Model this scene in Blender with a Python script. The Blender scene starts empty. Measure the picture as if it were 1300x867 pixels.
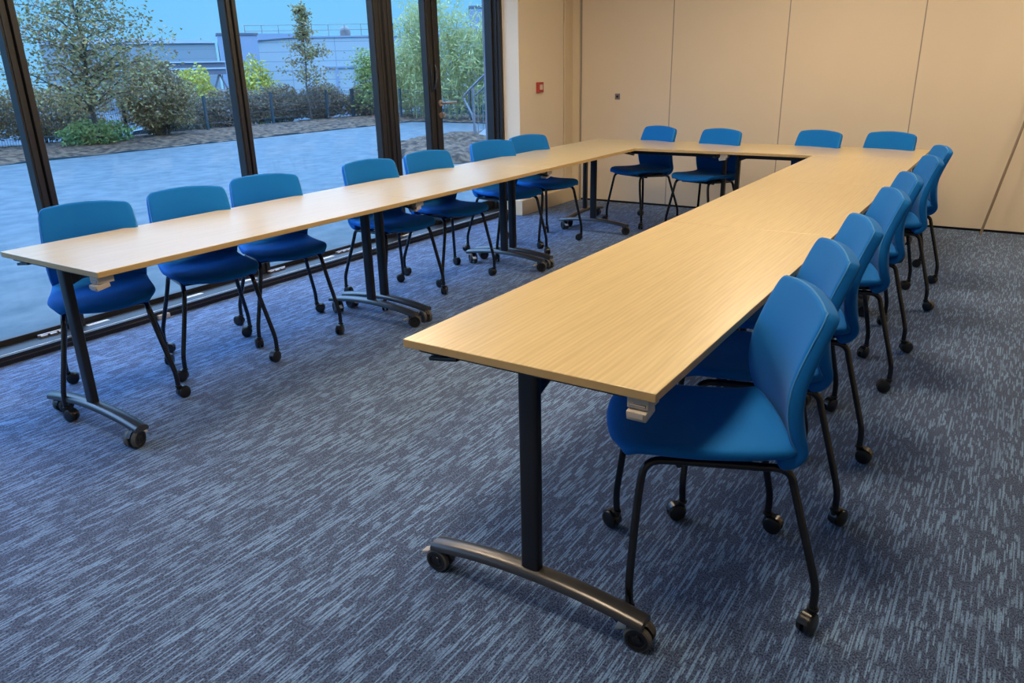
import bpy, bmesh, math, random
import numpy as np
from mathutils import Vector, Matrix
R = math.radians
C = bpy.context.scene.collection
random.seed(7)

# ------------------------------------------------------------------ materials
def new_mat(name):
    m = bpy.data.materials.new(name); m.use_nodes = True
    nt = m.node_tree; b = nt.nodes.get('Principled BSDF')
    return m, nt, b
def srgb(r, g, b):
    f = lambda c: (c/255/12.92) if c/255 <= .04045 else ((c/255+.055)/1.055)**2.4
    return (f(r), f(g), f(b), 1)
def simple(name, col, rough=.5, metal=0, spec=.5, noise=0, nscale=30, bump=0, bscale=200, sheen=0, coat=0):
    m, nt, b = new_mat(name)
    b.inputs['Base Color'].default_value = col
    b.inputs['Roughness'].default_value = rough
    b.inputs['Metallic'].default_value = metal
    b.inputs['Specular IOR Level'].default_value = spec
    if sheen:
        b.inputs['Sheen Weight'].default_value = sheen; b.inputs['Sheen Roughness'].default_value = .45
    if coat: b.inputs['Coat Weight'].default_value = coat
    tc = nt.nodes.new('ShaderNodeTexCoord')
    if noise:
        n = nt.nodes.new('ShaderNodeTexNoise'); n.inputs['Scale'].default_value = nscale; n.inputs['Detail'].default_value = 5
        nt.links.new(tc.outputs['Object'], n.inputs['Vector'])
        mp = nt.nodes.new('ShaderNodeMapRange'); mp.inputs['To Min'].default_value = 1-noise; mp.inputs['To Max'].default_value = 1+noise
        nt.links.new(n.outputs['Fac'], mp.inputs['Value'])
        mx = nt.nodes.new('ShaderNodeVectorMath'); mx.operation = 'SCALE'; mx.inputs[0].default_value = col[:3]
        nt.links.new(mp.outputs['Result'], mx.inputs['Scale']); nt.links.new(mx.outputs[0], b.inputs['Base Color'])
    if bump:
        n2 = nt.nodes.new('ShaderNodeTexNoise'); n2.inputs['Scale'].default_value = bscale; n2.inputs['Detail'].default_value = 3
        nt.links.new(tc.outputs['Object'], n2.inputs['Vector'])
        bp = nt.nodes.new('ShaderNodeBump'); bp.inputs['Strength'].default_value = bump; bp.inputs['Distance'].default_value = .002
        nt.links.new(n2.outputs['Fac'], bp.inputs['Height']); nt.links.new(bp.outputs[0], b.inputs['Normal'])
    return m

M = {}
M['wall'] = simple('cream_wall', (.74, .65, .50, 1), .7, noise=.02, nscale=3)
M['panel'] = simple('partition_panel', (.66, .565, .435, 1), .62, noise=.03, nscale=2.2, bump=.05, bscale=400)
M['trimwood'] = simple('wall_plinth_paint', (.62, .52, .36, 1), .5, noise=.04, nscale=9)
M['seam'] = simple('panel_joint_grey', (.30, .26, .22, 1), .6)
M['gap'] = simple('black_gap', (.01, .01, .012, 1), .8)
M['ceil'] = simple('ceiling_white', (.62, .58, .50, 1), .8, noise=.02)
M['bronze'] = simple('dark_bronze_aluminium', (.012, .0125, .014, 1), .5, .1, noise=.12, nscale=14)
M['gasket'] = simple('black_gasket', (.008, .009, .012, 1), .5)
M['sill'] = simple('sill_aluminium', (.80, .82, .84, 1), .16, .0, 1.0, noise=.06, nscale=20)
M['bronze_line'] = simple('threshold_nosing', (.16, .13, .11, 1), .45, .5)
M['blackmetal'] = simple('black_powder_coat', (.006, .006, .009, 1), .35, 0, .5, bump=.05, bscale=900)
M['chairleg'] = simple('black_gloss_tube', (.006, .006, .008, 1), .22, 0, .6)
M['foot'] = simple('anthracite_satin_foot', (.10, .098, .10, 1), .34, .8, noise=.04)
M['plastic'] = simple('black_caster_plastic', (.010, .010, .012, 1), .28)
M['rubber'] = simple('grey_tyre', (.075, .07, .065, 1), .55)
M['lever'] = simple('brake_lever_grey', (.42, .38, .33, 1), .5)
M['clip'] = simple('light_grey_clip', (.46, .42, .37, 1), .45)
M['steel'] = simple('satin_steel', (.55, .46, .40, 1), .3, .9)
M['fabric'] = simple('blue_upholstery', (.003, .135, .46, 1), .8, 0, .15, noise=.05, nscale=260, bump=.25, bscale=1400, sheen=.04)
M['piping'] = simple('blue_edge_piping', (.03, .20, .50, 1), .6, 0, .25, sheen=.1)
M['red'] = simple('red_call_point', (.38, .035, .025, 1), .4)
M['white'] = simple('white_plate', (.62, .50, .42, 1), .5)
M['greyplate'] = simple('grey_lock_plate', (.22, .20, .20, 1), .4, .5)
M['rod'] = simple('tan_metal_pole', (.30, .23, .16, 1), .35, .5)
M['rail'] = simple('grey_painted_steel', (.14, .15, .17, 1), .5, .3)
M['stringer'] = simple('pale_concrete', (.42, .45, .48, 1), .8, noise=.08, nscale=5)
M['render'] = simple('grey_outside_render', (.17, .19, .23, 1), .85, noise=.05, nscale=12)
M['fence'] = simple('dark_fence_steel', (.02, .045, .06, 1), .6)
M['carpaint'] = simple('dark_car_paint', (.02, .025, .035, 1), .2, .3, coat=.5)
M['carglass'] = simple('car_glass', (.03, .05, .07, 1), .08)
M['carwheel'] = simple('car_wheel', (.25, .26, .28, 1), .4, .6)
M['bark'] = simple('tree_bark', (.07, .06, .05, 1), .9, noise=.3, nscale=20)
M['fascia'] = simple('blue_grey_fascia', (.20, .26, .34, 1), .6, noise=.03)
M['darkband'] = simple('dark_canopy_band', (.10, .11, .14, 1), .6, noise=.05)
M['dome'] = simple('brown_vent_cap', (.16, .14, .13, 1), .8, noise=.1)
M['rooflight'] = simple('pale_roof', (.33, .40, .47, 1), .7, noise=.03)

def wood():
    m, nt, b = new_mat('light_oak_laminate')
    tc = nt.nodes.new('ShaderNodeTexCoord')
    oi = nt.nodes.new('ShaderNodeObjectInfo')
    add = nt.nodes.new('ShaderNodeVectorMath'); add.operation = 'ADD'
    cmb = nt.nodes.new('ShaderNodeCombineXYZ'); nt.links.new(oi.outputs['Random'], cmb.inputs['Y'])
    nt.links.new(tc.outputs['Object'], add.inputs[0]); nt.links.new(cmb.outputs[0], add.inputs[1])
    def layer(sx, sy, sc, det, dist=0):
        mp = nt.nodes.new('ShaderNodeMapping'); mp.inputs['Scale'].default_value = (sx, sy, 4)
        nt.links.new(add.outputs[0], mp.inputs['Vector'])
        n = nt.nodes.new('ShaderNodeTexNoise'); n.inputs['Scale'].default_value = sc; n.inputs['Detail'].default_value = det
        n.inputs['Distortion'].default_value = dist
        nt.links.new(mp.outputs[0], n.inputs['Vector']); return n
    a = layer(1.3, 26, 3.2, 6, .25); c = layer(3, 130, 3, 3, 0)
    wv = nt.nodes.new('ShaderNodeTexWave'); wv.bands_direction = 'Y'
    wv.inputs['Scale'].default_value = 9; wv.inputs['Distortion'].default_value = 9; wv.inputs['Detail'].default_value = 3; wv.inputs['Detail Scale'].default_value = .7
    mpw = nt.nodes.new('ShaderNodeMapping'); mpw.inputs['Scale'].default_value = (.22, 2.1, 1)
    nt.links.new(add.outputs[0], mpw.inputs['Vector']); nt.links.new(mpw.outputs[0], wv.inputs['Vector'])
    r1 = nt.nodes.new('ShaderNodeValToRGB')
    r1.color_ramp.elements[0].position = .36; r1.color_ramp.elements[0].color = (.465, .355, .170, 1)
    r1.color_ramp.elements[1].position = .64; r1.color_ramp.elements[1].color = (.59, .47, .250, 1)
    m1 = nt.nodes.new('ShaderNodeMath'); m1.operation = 'MULTIPLY_ADD'; m1.inputs[1].default_value = .55
    m2 = nt.nodes.new('ShaderNodeMath'); m2.operation = 'MULTIPLY_ADD'; m2.inputs[1].default_value = .33
    m3 = nt.nodes.new('ShaderNodeMath'); m3.operation = 'MULTIPLY'; m3.inputs[1].default_value = .14
    nt.links.new(wv.outputs['Fac'], m3.inputs[0]); nt.links.new(c.outputs['Fac'], m2.inputs[0]); nt.links.new(m3.outputs[0], m2.inputs[2])
    nt.links.new(a.outputs['Fac'], m1.inputs[0]); nt.links.new(m2.outputs[0], m1.inputs[2])
    nt.links.new(m1.outputs[0], r1.inputs['Fac']); nt.links.new(r1.outputs['Color'], b.inputs['Base Color'])
    b.inputs['Roughness'].default_value = .30; b.inputs['Specular IOR Level'].default_value = .6; b.inputs['Coat Weight'].default_value = .6; b.inputs['Coat Roughness'].default_value = .28
    return m
M['wood'] = wood()
M['edge'] = simple('oak_edge_band', (.48, .33, .14, 1), .45, noise=.08, nscale=25)

def carpet():
    m, nt, b = new_mat('blue_streaked_carpet')
    tc = nt.nodes.new('ShaderNodeTexCoord')
    def nz(scale, s, det, w=None):
        mp = nt.nodes.new('ShaderNodeMapping'); mp.inputs['Scale'].default_value = scale
        if w: mp.inputs['Location'].default_value = w
        nt.links.new(tc.outputs['Object'], mp.inputs['Vector'])
        n = nt.nodes.new('ShaderNodeTexNoise'); n.inputs['Scale'].default_value = s; n.inputs['Detail'].default_value = det
        nt.links.new(mp.outputs[0], n.inputs['Vector']); return n
    def ramp(n, p0, p1, c0=(0, 0, 0, 1), c1=(1, 1, 1, 1)):
        r = nt.nodes.new('ShaderNodeValToRGB'); e = r.color_ramp.elements
        e[0].position = p0; e[1].position = p1; e[0].color = c0; e[1].color = c1
        nt.links.new(n.outputs['Fac'], r.inputs['Fac']); return r
    def rows(N, ky, p0, p1, off):
        # tufted rows: every row of loops carries its own run of light stitches
        sp = nt.nodes.new('ShaderNodeSeparateXYZ'); nt.links.new(tc.outputs['Object'], sp.inputs[0])
        mu = nt.nodes.new('ShaderNodeMath'); mu.operation = 'MULTIPLY_ADD'; mu.inputs[1].default_value = N; mu.inputs[2].default_value = off
        nt.links.new(sp.outputs['X'], mu.inputs[0])
        fl = nt.nodes.new('ShaderNodeMath'); fl.operation = 'FLOOR'; nt.links.new(mu.outputs[0], fl.inputs[0])
        k7 = nt.nodes.new('ShaderNodeMath'); k7.operation = 'MULTIPLY'; k7.inputs[1].default_value = 3.71; nt.links.new(fl.outputs[0], k7.inputs[0])
        yy = nt.nodes.new('ShaderNodeMath'); yy.operation = 'MULTIPLY'; yy.inputs[1].default_value = ky; nt.links.new(sp.outputs['Y'], yy.inputs[0])
        cb = nt.nodes.new('ShaderNodeCombineXYZ'); nt.links.new(k7.outputs[0], cb.inputs['X']); nt.links.new(yy.outputs[0], cb.inputs['Y'])
        n = nt.nodes.new('ShaderNodeTexNoise'); n.noise_dimensions = '2D'; n.inputs['Scale'].default_value = 1; n.inputs['Detail'].default_value = 1
        nt.links.new(cb.outputs[0], n.inputs['Vector']); rr_ = ramp(n, p0, p1)
        fc = nt.nodes.new('ShaderNodeMath'); fc.operation = 'PINGPONG'; fc.inputs[1].default_value = .5; nt.links.new(mu.outputs[0], fc.inputs[0])
        gp = nt.nodes.new('ShaderNodeMapRange'); gp.inputs['From Min'].default_value = .12; gp.inputs['From Max'].default_value = .24; nt.links.new(fc.outputs[0], gp.inputs['Value'])
        o2 = nt.nodes.new('ShaderNodeMath'); o2.operation = 'MULTIPLY'; nt.links.new(rr_.outputs['Color'], o2.inputs[0]); nt.links.new(gp.outputs['Result'], o2.inputs[1])
        return o2
    st = rows(100, 8, .55, .62, 0)
    st2 = rows(171, 12, .56, .62, .4)
    br = ramp(nz((1, .35, 1), 14, 3), .30, .55, (.35, .35, .35, 1))
    yarn = nz((1, .6, 1), 260, 4)
    mx = nt.nodes.new('ShaderNodeMath'); mx.operation = 'MAXIMUM'
    nt.links.new(st.outputs[0], mx.inputs[0]); nt.links.new(st2.outputs[0], mx.inputs[1])
    ml = nt.nodes.new('ShaderNodeMath'); ml.operation = 'MULTIPLY'
    nt.links.new(mx.outputs[0], ml.inputs[0]); nt.links.new(br.outputs['Color'], ml.inputs[1])
    base = ramp(yarn, .38, .64, (.009, .021, .056, 1), (.094, .138, .240, 1))
    light = ramp(yarn, .32, .68, (.095, .17, .31, 1), (.21, .34, .54, 1))
    mix = nt.nodes.new('ShaderNodeMix'); mix.data_type = 'RGBA'
    nt.links.new(ml.outputs[0], mix.inputs['Factor']); nt.links.new(base.outputs['Color'], mix.inputs['A']); nt.links.new(light.outputs['Color'], mix.inputs['B'])
    nt.links.new(mix.outputs['Result'], b.inputs['Base Color'])
    b.inputs['Roughness'].default_value = .95; b.inputs['Specular IOR Level'].default_value = .1
    b.inputs['Sheen Weight'].default_value = .15
    bp = nt.nodes.new('ShaderNodeBump'); bp.inputs['Strength'].default_value = .5; bp.inputs['Distance'].default_value = .003
    nt.links.new(yarn.outputs['Fac'], bp.inputs['Height']); nt.links.new(bp.outputs[0], b.inputs['Normal'])
    return m
M['carpet'] = carpet()

def glass():
    m = bpy.data.materials.new('window_glass'); m.use_nodes = True; nt = m.node_tree
    for n in list(nt.nodes): nt.nodes.remove(n)
    o = nt.nodes.new('ShaderNodeOutputMaterial'); t = nt.nodes.new('ShaderNodeBsdfTransparent'); t.inputs[0].default_value = (.975, .985, .99, 1)
    g = nt.nodes.new('ShaderNodeBsdfGlossy'); g.inputs['Roughness'].default_value = .02
    lw = nt.nodes.new('ShaderNodeLayerWeight'); lw.inputs['Blend'].default_value = .5
    pw = nt.nodes.new('ShaderNodeMath'); pw.operation = 'POWER'; pw.inputs[1].default_value = 5
    f = nt.nodes.new('ShaderNodeMath'); f.operation = 'MULTIPLY_ADD'; f.inputs[1].default_value = .8; f.inputs[2].default_value = .018
    nt.links.new(lw.outputs['Facing'], pw.inputs[0]); nt.links.new(pw.outputs[0], f.inputs[0])
    x = nt.nodes.new('ShaderNodeMixShader')
    nt.links.new(f.outputs[0], x.inputs[0]); nt.links.new(t.outputs[0], x.inputs[1]); nt.links.new(g.outputs[0], x.inputs[2]); nt.links.new(x.outputs[0], o.inputs[0])
    return m
M['glass'] = glass()

def ramp_noise(name, c0, c1, scale, p0=.35, p1=.65, rough=.9, stretch=(1, 1, 1), bump=0, c2=None):
    m, nt, b = new_mat(name); b.inputs['Specular IOR Level'].default_value = .22
    tc = nt.nodes.new('ShaderNodeTexCoord'); mp = nt.nodes.new('ShaderNodeMapping'); mp.inputs['Scale'].default_value = stretch
    n = nt.nodes.new('ShaderNodeTexNoise'); n.inputs['Scale'].default_value = scale; n.inputs['Detail'].default_value = 6
    r = nt.nodes.new('ShaderNodeValToRGB'); e = r.color_ramp.elements
    e[0].position = p0; e[0].color = c0; e[1].position = p1; e[1].color = c1
    if c2: k = e.new((p0+p1)/2); k.color = c2
    nt.links.new(tc.outputs['Object'], mp.inputs[0]); nt.links.new(mp.outputs[0], n.inputs['Vector'])
    nt.links.new(n.outputs['Fac'], r.inputs['Fac']); nt.links.new(r.outputs['Color'], b.inputs['Base Color'])
    b.inputs['Roughness'].default_value = rough
    if bump:
        bp = nt.nodes.new('ShaderNodeBump'); bp.inputs['Strength'].default_value = bump; bp.inputs['Distance'].default_value = .02
        nt.links.new(n.outputs['Fac'], bp.inputs['Height']); nt.links.new(bp.outputs[0], b.inputs['Normal'])
    return m
M['pavement'] = ramp_noise('wet_concrete', (.050, .074, .086, 1), (.090, .112, .122, 1), 5, .34, .66, .75, (1, .8, 1), .08)
M['mulch'] = ramp_noise('bark_mulch', (.020, .013, .009, 1), (.125, .080, .050, 1), 7, .4, .62, .95, (1, 1, 1), .8)
M['asphalt'] = ramp_noise('car_park_asphalt', (.03, .045, .06, 1), (.06, .08, .10, 1), .6)
def leaves(name, cols, tr=.25):
    m, nt, b = new_mat(name)
    g = nt.nodes.new('ShaderNodeNewGeometry'); r = nt.nodes.new('ShaderNodeValToRGB'); e = r.color_ramp.elements
    r.color_ramp.interpolation = 'LINEAR'
    for i, c in enumerate(cols):
        p = i/(len(cols)-1)
        if i < 2: e[i].position = p; e[i].color = c
        else: k = e.new(p); k.color = c
    e[0].position = 0
    nt.links.new(g.outputs['Random Per Island'], r.inputs['Fac']); nt.links.new(r.outputs['Color'], b.inputs['Base Color'])
    b.inputs['Roughness'].default_value = .6; b.inputs['Specular IOR Level'].default_value = .3
    t = nt.nodes.new('ShaderNodeBsdfTranslucent'); nt.links.new(r.outputs['Color'], t.inputs[0])
    x = nt.nodes.new('ShaderNodeMixShader'); x.inputs[0].default_value = tr
    o = [n for n in nt.nodes if n.type == 'OUTPUT_MATERIAL'][0]
    nt.links.new(b.outputs[0], x.inputs[1]); nt.links.new(t.outputs[0], x.inputs[2]); nt.links.new(x.outputs[0], o.inputs[0])
    return m
def ramp_cols(*cs): return [(a, b, c, 1) for a, b, c in cs]
M['leaf_autumn'] = leaves('autumn_leaves', ramp_cols((0.166, 0.185, 0.079), (0.295, 0.251, 0.079), (0.194, 0.224, 0.119), (0.367, 0.218, 0.073), (0.166, 0.165, 0.092), (0.310, 0.165, 0.092)))
M['leaf_brown'] = leaves('brown_green_leaves', ramp_cols((0.187, 0.158, 0.073), (0.295, 0.224, 0.086), (0.166, 0.145, 0.086), (0.252, 0.165, 0.092)))
M['leaf_hedge'] = leaves('hedge_twigs_leaves', ramp_cols((0.130, 0.106, 0.073), (0.194, 0.139, 0.099), (0.144, 0.139, 0.073), (0.216, 0.145, 0.099)))
M['leaf_yellow'] = leaves('yellow_leaves', ramp_cols((.34, .37, .05), (.50, .42, .06), (.28, .32, .07), (.52, .40, .06)))
M['leaf_green'] = leaves('fresh_green_leaves', ramp_cols((0.194, 0.271, 0.079), (0.295, 0.350, 0.106), (0.173, 0.231, 0.079)))
M['leaf_bamboo'] = leaves('bamboo_leaves', ramp_cols((.36, .42, .17), (.50, .50, .19), (.30, .36, .17), (.52, .48, .20), (.40, .44, .24)), .35)
M['cane'] = simple('bamboo_cane', (.30, .34, .16, 1), .6)
M['grass'] = leaves('low_weeds', ramp_cols((0.158, 0.251, 0.079), (0.230, 0.297, 0.092), (0.137, 0.185, 0.079)))
def facade(name, col, line, bw, bh):
    m, nt, b = new_mat(name)
    tc = nt.nodes.new('ShaderNodeTexCoord'); mp = nt.nodes.new('ShaderNodeMapping'); mp.inputs['Rotation'].default_value = (R(90), 0, 0)
    br = nt.nodes.new('ShaderNodeTexBrick'); br.offset = 0
    br.inputs['Color1'].default_value = col; br.inputs['Color2'].default_value = tuple(c*.96 for c in col[:3])+(1,); br.inputs['Mortar'].default_value = line
    br.inputs['Scale'].default_value = 1; br.inputs['Brick Width'].default_value = bw; br.inputs['Row Height'].default_value = bh; br.inputs['Mortar Size'].default_value = .03
    nt.links.new(tc.outputs['Object'], mp.inputs[0]); nt.links.new(mp.outputs[0], br.inputs[0]); nt.links.new(br.outputs['Color'], b.inputs['Base Color'])
    b.inputs['Roughness'].default_value = .5
    return m
M['facade'] = facade('white_metal_cladding', (.31, .37, .38, 1), (.15, .19, .23, 1), 5.2, 1.05)
M['facade2'] = facade('pale_blue_cladding', (.20, .25, .27, 1), (.15, .20, .22, 1), 9, .9)
mm = bpy.data.materials.new('lamp_diffuser'); mm.use_nodes = True; nt = mm.node_tree
for n in list(nt.nodes): nt.nodes.remove(n)
o_ = nt.nodes.new('ShaderNodeOutputMaterial'); e_ = nt.nodes.new('ShaderNodeEmission')
e_.inputs[0].default_value = (1.0, .78, .53, 1); e_.inputs[1].default_value = 48; nt.links.new(e_.outputs[0], o_.inputs[0])
M['lamp'] = mm

# ------------------------------------------------------------------ helpers
def link(name, me, mats, parent=None, smooth=None):
    o = bpy.data.objects.new(name, me); C.objects.link(o)
    for m in (mats if isinstance(mats, (list, tuple)) else [mats]): me.materials.append(M[m])
    if parent: o.parent = parent
    if smooth is not None and len(me.polygons):
        me.polygons.foreach_set('use_smooth', [True]*len(me.polygons))
        if smooth: me.set_sharp_from_angle(angle=R(smooth))
    return o
def from_bm(name, bm, mats, parent=None, smooth=None):
    me = bpy.data.meshes.new(name); bm.normal_update(); bm.to_mesh(me); bm.free()
    return link(name, me, mats, parent, smooth)
def tag(o, label=None, cat=None, group=None, kind=None):
    if label: o['label'] = label
    if cat: o['category'] = cat
    if group: o['group'] = group
    if kind: o['kind'] = kind
    return o
def empty(name, loc=(0, 0, 0), rz=0):
    o = bpy.data.objects.new(name, None); C.objects.link(o); o.location = loc; o.rotation_euler = (0, 0, rz); o.empty_display_size = .1
    return o
def box(bm, x0, x1, y0, y1, z0, z1, bev=0, mat=0, rot=None, seg=2):
    g = bmesh.ops.create_cube(bm, size=1)['verts']
    T = Matrix.Translation(((x0+x1)/2, (y0+y1)/2, (z0+z1)/2))
    if rot is not None: T = T @ rot.to_4x4()
    bmesh.ops.transform(bm, matrix=T @ Matrix.Diagonal((abs(x1-x0), abs(y1-y0), abs(z1-z0), 1)), verts=g)
    fs = {f for v in g for f in v.link_faces}
    if bev:
        es = list({e for v in g for e in v.link_edges})
        r = bmesh.ops.bevel(bm, geom=es, offset=bev, segments=seg, profile=.6, affect='EDGES')
        fs = {f for f in fs if f.is_valid} | set(r['faces'])
    for f in fs: f.material_index = mat
def cyl(bm, p, q, r, n=12, r2=None, mat=0, caps=True):
    p, q = Vector(p), Vector(q); d = q-p
    g = bmesh.ops.create_cone(bm, cap_ends=caps, segments=n, radius1=r, radius2=r if r2 is None else r2, depth=d.length)['verts']
    bmesh.ops.transform(bm, matrix=Matrix.Translation((p+q)/2) @ d.to_track_quat('Z', 'Y').to_matrix().to_4x4(), verts=g)
    for f in {f for v in g for f in v.link_faces}: f.material_index = mat
def smooth_path(pts, n=4, it=2):
    P = [Vector(p) for p in pts]
    for _ in range(it):                                   # Chaikin corner cutting keeps the ends
        Q = [P[0]]
        for a, b in zip(P, P[1:]): Q += [a.lerp(b, .25), a.lerp(b, .75)]
        Q.append(P[-1]); P = Q
    return P
def tube(bm, pts, r, n=10, mat=0, radii=None):
    P = [Vector(p) for p in pts]; rings = []; up = None
    for i, p in enumerate(P):
        t = (P[min(i+1, len(P)-1)]-P[max(i-1, 0)]).normalized()
        if up is None: up = t.orthogonal().normalized()
        up = (up - t*up.dot(t)).normalized(); s = t.cross(up); rr = radii[i] if radii else r
        rings.append([bm.verts.new(p+(up*math.cos(a)+s*math.sin(a))*rr) for a in [2*math.pi*k/n for k in range(n)]])
    for a, b in zip(rings, rings[1:]):
        for k in range(n): f = bm.faces.new((a[k], a[(k+1) % n], b[(k+1) % n], b[k])); f.material_index = mat
    for ring in (rings[0][::-1], rings[-1]): f = bm.faces.new(ring); f.material_index = mat
def lathe(bm, prof, T=Matrix.Identity(4), n=20, mat=0):
    """prof: (radius, height) pairs about local Z"""
    rings = []
    for r, h in prof:
        if r < 1e-6: rings.append([bm.verts.new(T @ Vector((0, 0, h)))])
        else: rings.append([bm.verts.new(T @ Vector((r*math.cos(a), r*math.sin(a), h))) for a in [2*math.pi*k/n for k in range(n)]])
    for a, b in zip(rings, rings[1:]):
        for k in range(n):
            k2 = (k+1) % n
            if len(a) == 1 and len(b) == 1: continue
            if len(a) == 1: f = bm.faces.new((a[0], b[k2], b[k]))
            elif len(b) == 1: f = bm.faces.new((a[k], a[k2], b[0]))
            else: f = bm.faces.new((a[k], a[k2], b[k2], b[k]))
            f.material_index = mat
def bake(o):
    """apply the modifiers of o into its mesh"""
    dg = bpy.context.evaluated_depsgraph_get(); dg.update()
    me = bpy.data.meshes.new_from_object(o.evaluated_get(dg)); old = o.data; o.modifiers.clear(); o.data = me; me.name = o.name
    bpy.data.meshes.remove(old)
def copy_tree(o, parent=None):
    kids = [c for c in C.objects if c.parent == o]
    c = o.copy(); C.objects.link(c)
    if parent: c.parent = parent
    for k in kids: copy_tree(k, c)
    return c
def kids_of(o): return [c for c in C.objects if c.parent == o]
def struct(name, bm, mats, label=None, smooth=None):
    o = from_bm(name, bm, mats, None, smooth); o['kind'] = 'structure'
    if label: o['label'] = label
    return o

# ------------------------------------------------------------------ camera
F, H, yaw, pitch, roll = 964.8514, 1.4123, .58178, .34641, -.02261
f = Vector((-math.sin(yaw)*math.cos(pitch), math.cos(yaw)*math.cos(pitch), -math.sin(pitch)))
r = Vector((math.cos(yaw), math.sin(yaw), 0)); u = r.cross(f)
r2 = math.cos(roll)*r + math.sin(roll)*u; u2 = -math.sin(roll)*r + math.cos(roll)*u
cam = bpy.data.objects.new('camera', bpy.data.cameras.new('camera')); C.objects.link(cam)
cam.data.sensor_width = 36; cam.data.lens = F/1300*36; cam.data.clip_start = .05; cam.data.clip_end = 500
mw = Matrix((r2, u2, -f)).transposed().to_4x4(); mw.translation = (0, 0, H); cam.matrix_world = mw
bpy.context.scene.camera = cam

# ------------------------------------------------------------------ room shell
XL, XR, W, Y0, YB, YW, XS = -3.4614, -1.2871, .7177, 1.429, 6.1453, 7.581, -4.2521
TOP = .74; CEIL = 2.75
bm = bmesh.new(); box(bm, XS-.02, 2.6, -2.6, 7.9, -.12, 0); struct('floor', bm, 'carpet', 'blue grey carpet with fine pale streaks')
bm = bmesh.new(); box(bm, -4.6, 2.7, -2.7, 7.9, CEIL, CEIL+.15); struct('ceiling', bm, 'ceil')
bm = bmesh.new(); box(bm, 2.6, 2.75, -2.7, 7.9, 0, CEIL); struct('wall_right', bm, 'wall')
bm = bmesh.new(); box(bm, -4.6, 2.7, -2.75, -2.6, 0, CEIL); struct('wall_front', bm, 'wall')
# sliding partition: a continuous wall whose panels show thin dark joints
bm = bmesh.new()
seams = [-4.03, -3.022, -1.924, -.828, .27, 1.37, 2.47]
for a, b in zip(seams, seams[1:]+[2.62]): box(bm, a+.003, b-.003, YW, YW+.09, .022, CEIL, .002)
box(bm, -4.12, 2.62, YW+.012, YW+.12, .02, CEIL, mat=1)
box(bm, -4.12, 2.62, YW+.015, YW+.1, -.01, .02, mat=2)
struct('wall_back', bm, ['panel', 'seam', 'gap'], 'beige folding partition wall of tall panels')
bm = bmesh.new()
for s in seams[1:-1]: box(bm, s-.0045, s+.0045, YW-.002, YW+.02, .022, CEIL, .001)
struct('trim_1', bm, 'seam')
# left wall beyond the glazing
bm = bmesh.new(); box(bm, -4.50, -4.13, 6.507, 7.375, 0, CEIL, .003); box(bm, -4.50, -4.16, 7.37, 7.9, 0, CEIL)
struct('wall_left', bm, 'wall', 'cream wall pier beside the glazed door')
bm = bmesh.new(); box(bm, -4.16, -4.115, 7.385, YW-.02, .0, CEIL, .004); box(bm, -4.14, -4.035, YW-.035, YW+.02, 0, CEIL, .004)
box(bm, -4.034, -4.022, YW-.02, YW+.01, .0, CEIL, mat=1)
struct('trim_2', bm, ['trimwood', 'seam'], 'partition jamb post in the far corner')
bm = bmesh.new(); box(bm, -4.29, -4.085, 6.455, 7.55, 0, .15, .004); struct('baseboard_left', bm, 'trimwood', 'cream plinth along the foot of the pier')
bm = bmesh.new(); box(bm, -4.515, -4.462, 6.47, 7.9, -.05, CEIL+.3, .003); struct('trim_3', bm, 'render', 'grey outer corner of the building')

# threshold of the glazing (runs the whole window side)
bm = bmesh.new()
box(bm, -4.278, XS, -2.6, 6.45, -.01, .049, .002)
box(bm, XS-.003, XS+.0035, -2.6, 6.45, .022, .0275, .001, mat=1)
box(bm, -4.43, -4.276, -2.6, 6.49, -.01, .052, .002, mat=2)
box(bm, -4.445, -4.43, -2.6, 6.49, -.01, .045, mat=3)
box(bm, -4.462, -4.445, -2.6, 6.49, -.01, .056, .001, mat=2)
box(bm, -4.50, -4.462, -2.6, 6.49, -.05, .062, .001)
struct('trim_4', bm, ['bronze', 'bronze_line', 'sill', 'gasket'], 'aluminium threshold track under the glass doors')
# drain covers and latches lying on the sill
def sill_cover(x, y, w=.035, l=.13):
    bm = bmesh.new(); box(bm, x-w/2, x+w/2, y-l/2, y+l/2, .0515, .0545, .001); box(bm, x-w/2+.007, x+w/2-.007, y-l/2+.016, y+l/2-.016, .0545, .0556, mat=1)
    return struct('trim_5', bm, ['clip', 'sill'])
for x, y in ((-4.365, 2.22), (-4.36, 2.86), (-4.36, 4.05), (-4.36, 3.30), (-4.365, 5.0)): sill_cover(x, y)
def sill_hinge(y, n=0):
    bm = bmesh.new()
    for k, dx in ((0, 0), (.05, .004), (.1, 0)): box(bm, -4.41+dx, -4.37+dx, y+k, y+k+.04, .051, .066, .004)
    cyl(bm, (-4.385, y-.01, .066), (-4.385, y+.15, .066), .006)
    return struct('trim_6', bm, 'steel', smooth=40)
for y in (1.90, 3.50, 4.18): sill_hinge(y)
for y in (2.52,):
    bm = bmesh.new(); box(bm, -4.262, -4.235, y, y+.08, .0, .03, .006); struct('trim_7', bm, 'clip')
# header above the glazing
bm = bmesh.new(); box(bm, -4.50, -4.30, -2.6, 6.507, 2.45, CEIL, .003); struct('trim_8', bm, 'bronze')

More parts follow.
